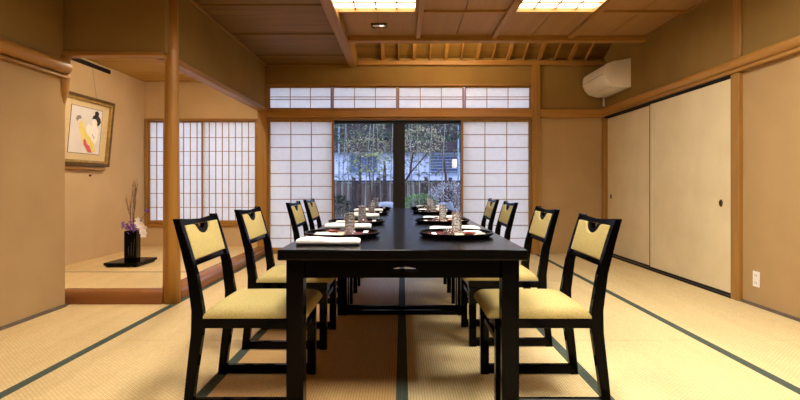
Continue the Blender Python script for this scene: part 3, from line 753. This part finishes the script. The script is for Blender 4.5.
def make_sticks():
    t = thing('chopsticks', '', 'chopsticks', group='chopstick pairs on the trays')
    for s in (-1, 1): MB().tube([(s * .004 + .0, -.115, .004), (s * .0035, .115, .004)], [.0022, .0034], 8).build('chopstick', 'black', t, True)
    MB().box(-.012, .012, .0, .10, .0082, .0092).build('paper_sleeve', 'napkin', t)
    return t
def make_towel():
    b = bmesh.new(); n, mseg = 16, 26; L = .285; rings = []
    for i in range(mseg + 1):
        u = i / mseg; x = -L / 2 + L * u; e = 1 - .28 * abs(2 * u - 1) ** 6
        h = .034 + .003 * math.sin(u * 7) - .003 * math.sin(PI * u); w = .046 + .0015 * math.sin(u * 11 + 1)
        ring = []
        for k in range(n):
            a = 2 * PI * k / n; c, s_ = math.cos(a), math.sin(a)
            sg = lambda v, p: math.copysign(abs(v) ** p, v)
            ring.append(b.verts.new((x, w * e * sg(c, .6) + .004 * math.sin(u * 5), max(0.0, h * .5 * (1 + sg(s_, .7)) * (e if s_ > 0 else 1)))))
        rings.append(ring)
    for a_, c_ in zip(rings, rings[1:]):
        for k in range(n): b.faces.new((a_[k], a_[(k + 1) % n], c_[(k + 1) % n], c_[k]))
    b.faces.new(rings[0][::-1]); b.faces.new(rings[-1]); bmesh.ops.recalc_face_normals(b, faces=b.faces)
    m = MB(); m._merge(b); return tag(m.build('rolled_towel', 'towel', smooth=True), '', 'towel', 'white rolled hand towels')
def make_dish():
    b = MB().lathe([(0, 0), (.022, 0), (.026, .004), (.040, .013), (.037, .0145), (.022, .006), (0, .006)], n=28)
    return tag(b.build('small_dish', 'red', smooth='auto'), '', 'dish', 'small red lacquer dishes')
protos = {'tray': (make_tray(), 'black and red round lacquer tray'), 'mat': (make_mat(), 'floral paper mat on the tray'), 'napkin': (make_napkin(), 'folded white paper napkin on the tray'),
          'glass': (make_glass(), 'upturned cut glass tumbler on the tray'), 'cup': (make_cup(), 'small upturned glass cup on the tray'), 'sticks': (make_sticks(), 'chopsticks in paper sleeve on tray'),
          'towel': (make_towel(), 'white rolled towel beside the tray'), 'dish': (make_dish(), 'small red dish on the tray')}
used = set()
def put(key, loc, rz, where):
    p, lab = protos[key]; place(p, key not in used, loc, rz, '%s, %s' % (lab, where)); used.add(key)
ordw = ['nearest to the viewer', 'second seat from the viewer', 'third seat from the viewer', 'farthest seat from the viewer']
for side, sx, X0, ys in (('left', -1, -.313, (2.67, 3.50, 4.58, 5.40)), ('right', 1, .285, (2.67, 3.60, 4.74, 5.50))):
    for k, yy in enumerate(ys):
        rz = 0 if sx < 0 else PI; where = '%s side, %s' % (side, ordw[k] if k else 'nearest seat to the viewer')
        Rm = Matrix.Rotation(rz, 4, 'Z')
        def at(x, y, z): v = Rm @ Vector((x, y, 0)); return (X0 + v.x, yy + v.y, ZT + z)
        put('tray', (X0, yy, ZT), rz, where)
        zi = .0088
        put('mat', at(-.02, 0, zi), rz, where)
        put('napkin', at(-.085, -.04, zi + .0018), rz + .3, where)
        if sx < 0: gp, cp = (.035, .02), (.05, -.075)
        else: gp, cp = (-.01, -.055), (.045, .07)
        put('glass', at(gp[0], gp[1], zi + .0018 if gp[0] < .0 else zi + .0018), rz, where)
        put('cup', at(cp[0], cp[1], zi), rz, where)
        put('sticks', at(.118, 0, zi), rz, where)
        put('towel', at(.0 - .02, -.375 if sx < 0 else -.255, 0), rz + .02, where)
        put('dish', at(-.06, .07, zi + .0018), rz, where)

# -------------------------------------------------------------- garden
struct(MB().box(-6, 6, YB + .2, 16, -.5, -.3), 'ground', 'soil', 'mossy garden ground outside the glass doors', 'ground')
tag(MB().box(-2.6, 2.6, YB + .16, YB + .6, -.3, -.06, .02).build('stone_step', 'stone'), 'long stone step outside the glass doors', 'step')
F = thing('garden_fence', 'low weathered board fence across the back of the garden', 'fence', (0, 10.5, -.3))
b = MB()
for k in range(64):
    x = -4 + k * .125; b.box(x, x + .118, 0, .02, 0, 1.29 + R.uniform(-.006, .006), mat=None)
b.build('board_panel', 'fence', F)
MB().box(-4, 4, -.03, .05, 1.295, 1.335).build('top_rail', 'bdark', F)
for k in range(17): MB().box(-4 + k * .5 - .035, -4 + k * .5 + .035, -.06, -.001, 0, 1.40).build('post', 'bdark', F)
B = thing('neighbour_building', 'pale two-tone building with dark upper storey behind the garden fence', 'building', (0, 13, -.3))
MB().box(-5, 5, 0, 3, 0, 2.08).build('wall', 'bwall', B)
MB().box(-5, 5, -.25, 2.8, 2.08, 3.02).build('upper_cladding', 'bdark', B)
MB().prism([(-.6, 2.98), (3, 4.2), (3, 4.3), (-.6, 3.08)], 'x', -5.2, 5.2).build('roof', 'roof', B)
for (x0, x1, z0, z1) in ((-1.35, -.62, 1.55, 2.02), (.72, 1.45, 1.55, 2.02), (-3.4, -2.4, 1.5, 2.0)):
    w = MB(); frame_rect(w, 'x', x0, x1, z0, z1, -.03, .0, .03, 0); w = w.build('window', 'pipe', B)
    MB().box(x0 + .03, x1 - .03, -.01, .0, z0 + .03, z1 - .03).build('pane', 'bglass', w)
b = MB()
for k in range(6): b.box(.72, 1.5, -.06, -.035, 1.58 + k * .075, 1.60 + k * .075)
b.build('louvre', 'roof', B)
b = MB()
for k in range(20): b.box(-4.8 + k * .5, -4.785 + k * .5, -.02, -.001, 0, 1.5)
for z in (1.35, 1.5): b.box(-5, 5, -.03, -.021, z, z + .015)
b.build('wall_batten', 'roof', B)
for x in (-1.58, 1.41): MB().tube([(x, -.35, .0), (x, -.35, 3.0)], .02, 10).build('downpipe', 'pipe', B, True)
M['reflection'].node_tree.nodes['Principled BSDF'].inputs['Base Color'].default_value = (.25, .2, .15, 1)
L = thing('lamp_reflection', 'interior lamp reflection built as a small glowing hanging shape in the garden at right', 'reflection', (.955, 9.2, 1.26))  # stand-in for an interior lamp's reflection, built as a glowing object outside
MB().lathe([(0, 0), (.035, 0), (.045, .03), (.045, .13), (.035, .16), (0, .16)], n=20).build('shade', 'reflection', L, 'auto')
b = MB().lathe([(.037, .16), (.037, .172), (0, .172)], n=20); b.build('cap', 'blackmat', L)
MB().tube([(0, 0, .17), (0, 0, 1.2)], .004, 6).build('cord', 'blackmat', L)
# bamboo
def bamboo(x, y, h, lean, label):
    t = thing('bamboo', label, 'bamboo', (x, y, -.3), group='thin bamboo in the garden')
    b = MB(); p = [Vector((lean * (k / 8) ** 2, 0, h * k / 8)) for k in range(9)]
    b.tube(p, [.013 - .001 * k for k in range(9)], 8)
    for k in range(1, int(h / .28)):
        u = k * .28 / h; b.tube([(lean * u * u, 0, h * u - .004), (lean * u * u, 0, h * u + .004)], .0155, 8)
    b.build('culm', 'culm', t, True)
    b = MB()
    for _ in range(int(110 * h / 2.6)):
        u = R.uniform(.5, 1); c = Vector((lean * u * u, 0, h * u)); a = R.uniform(0, 2 * PI); r = R.uniform(.03, .30)
        q = c + Vector((math.cos(a) * r, math.sin(a) * r, R.uniform(-.1, .1)))
        for _ in range(3): b.leaf(q, Vector((math.cos(a) + R.uniform(-.6, .6), math.sin(a), R.uniform(-1, .1))), .014, R.uniform(.05, .10))
    b.build('foliage', 'leaf_bamboo', t)
spots = [(-1.12, 9.3, 2.5, .1), (-.93, 9.0, 2.7, -.1), (-.72, 9.6, 2.4, .12), (-.55, 9.1, 2.8, .06), (-.38, 9.4, 2.5, -.1), (-.22, 9.0, 2.7, .08), (.12, 9.6, 2.6, .08), (.33, 9.3, 2.5, -.06), (.5, 9.8, 2.7, .1), (.72, 9.4, 2.6, .1), (.2, 8.9, 2.6, -.1)]
bl = ['leftmost', 'second', 'third', 'fourth', 'fifth', 'sixth', 'eighth', 'ninth', 'tenth', 'rightmost', 'seventh']
for k, s_ in enumerate(spots): bamboo(*s_, 'thin bamboo stem with green leaves, %s from the left seen through the glass' % bl[k])
def plant(name, label, cat, c, r, n, w, l, mt, trunk=None, up=.2, ng=1):
    t = thing(name, label, cat, (c[0], c[1], -.3)); b = MB(); cz = c[2] + .3
    for _ in range(n):
        d = Vector((R.gauss(0, 1), R.gauss(0, 1), R.gauss(0, 1))).normalized(); k = R.uniform(.5, 1) ** .5
        p = Vector((d.x * r[0] * k, d.y * r[1] * k, cz + d.z * r[2] * k))
        if p.z < .03: p.z = .03
        b.leaf(p, d + Vector((R.uniform(-.6, .6), R.uniform(-.6, .6), up + R.uniform(-.5, .5))), w, l)
    b.build('foliage', mt, t)
    if trunk:
        b = MB()
        for tr_, rr in trunk: b.tube([Vector(q) for q in tr_], rr, 8)
        b.build('trunk', 'bark', t, True)
    return t
plant('lime_shrub', 'yellow-green leafy branch in front of the left glass pane', 'tree', (-.50, 8.6, 1.33), (.36, .2, .16), 130, .022, .045, 'leaf_lime', [([(0, 0, 0), (-.02, 0, .8), (.03, 0, 1.6)], [.014, .012, .006])])
plant('maple_tree', 'dark curved tree with pale leaves in front of the right glass pane', 'tree', (.34, 8.7, 1.72), (.40, .3, .22), 420, .022, .04, 'leaf_pale',
      [([(-.42, 0, 0), (-.38, 0, .9), (-.32, 0, 1.25), (-.2, 0, 1.45), (-.16, 0, 1.75), (-.02, 0, 2.1)], [.03, .026, .022, .018, .014, .006]), ([(-.2, 0, 1.45), (.1, 0, 1.8), (.3, .1, 2.0)], [.012, .009, .005])])
plant('pale_tree', 'pale leafed branch among the bamboo in front of the left glass pane', 'tree', (-.62, 8.9, 1.62), (.42, .2, .16), 260, .02, .04, 'leaf_pale', [([(.1, 0, 0), (.08, 0, 1.0), (0, 0, 2.0)], [.016, .014, .006])])
plant('evergreen_tree', 'dark green tree top behind the left glass pane', 'tree', (-.85, 10.0, 2.1), (.95, .3, .34), 900, .04, .08, 'leaf_dark', [([(0, 0, 0), (.02, 0, 1.4), (0, 0, 2.4)], [.03, .026, .012])])
plant('evergreen_tree', 'dark green tree top behind the right glass pane', 'tree', (.75, 10.0, 2.15), (.9, .3, .34), 800, .04, .08, 'leaf_dark', [([(.1, 0, 0), (.12, 0, 1.4), (0, 0, 2.4)], [.03, .026, .012])])
plant('silver_shrub', 'silvery white shrub low at the right of the glass', 'shrub', (.93, 9.0, .74), (.46, .3, .26), 1100, .016, .045, 'leaf_blue', [([(0, 0, 0), (0, 0, .8), (.1, 0, 1.1)], [.02, .016, .006]), ([(0, 0, .6), (-.25, 0, 1.0)], [.01, .004])])
plant('round_shrub', 'clipped green shrub below the right glass pane', 'shrub', (.30, 8.7, .56), (.32, .25, .24), 1300, .02, .035, 'leaf_green', [([(0, 0, 0), (0, 0, .7)], [.02, .01])])
plant('dark_shrub', 'dark leafy shrub low at the left of the glass', 'shrub', (-1.08, 8.5, .35), (.28, .25, .42), 900, .03, .06, 'leaf_dark', [([(0, 0, 0), (0, 0, .7)], [.02, .01])])
plant('fern', 'small bright green fern behind the stone basin', 'fern', (-.02, 8.4, .50), (.16, .12, .10), 200, .02, .06, 'leaf_green', [([(0, 0, 0), (0, 0, .7)], [.012, .006])])
b = MB().rock((-.26, 8.3, .15), (.30, .24, .60), 2)
for v in b.bm.verts: v.co.z = min(v.co.z, .66 + .1 * (v.co.y - 8.3))
tag(b.build('stone_basin', 'stone', smooth=True), 'flat-topped blue-grey stone beyond the left glass pane', 'stone')
b = MB().rock((.74, 8.45, .15), (.20, .2, .54), 5); tag(b.build('garden_rock', 'stone', smooth=True), 'upright grey rock beside the silvery shrub', 'rock')
b = MB().rock((-.33, 9.7, .45), (.05, .05, .85), 9); tag(b.build('tree_stump', 'bark', smooth=True), 'dark weathered stump against the fence', 'stump')

# room and garden enlarged about the floor origin to fit image horizon; furniture excluded
K = 1.036
FURN = ('dining_table', 'dining_chair', 'serving_tray', 'paper_mat', 'paper_napkin', 'drinking_glass', 'sake_cup', 'chopsticks', 'rolled_towel', 'small_dish', 'camera')
for o in bpy.data.objects:
    if o.parent or o.name.split('.')[0] in FURN: continue
    o.location = Vector(o.location) * K; o.scale = (K, K, K)
# -------------------------------------------------------------- world
w = bpy.data.worlds.new('world'); S.world = w; w.use_nodes = True
bg = w.node_tree.nodes['Background']; bg.inputs['Color'].default_value = (.58, .67, 1.0, 1); bg.inputs['Strength'].default_value = 2.2
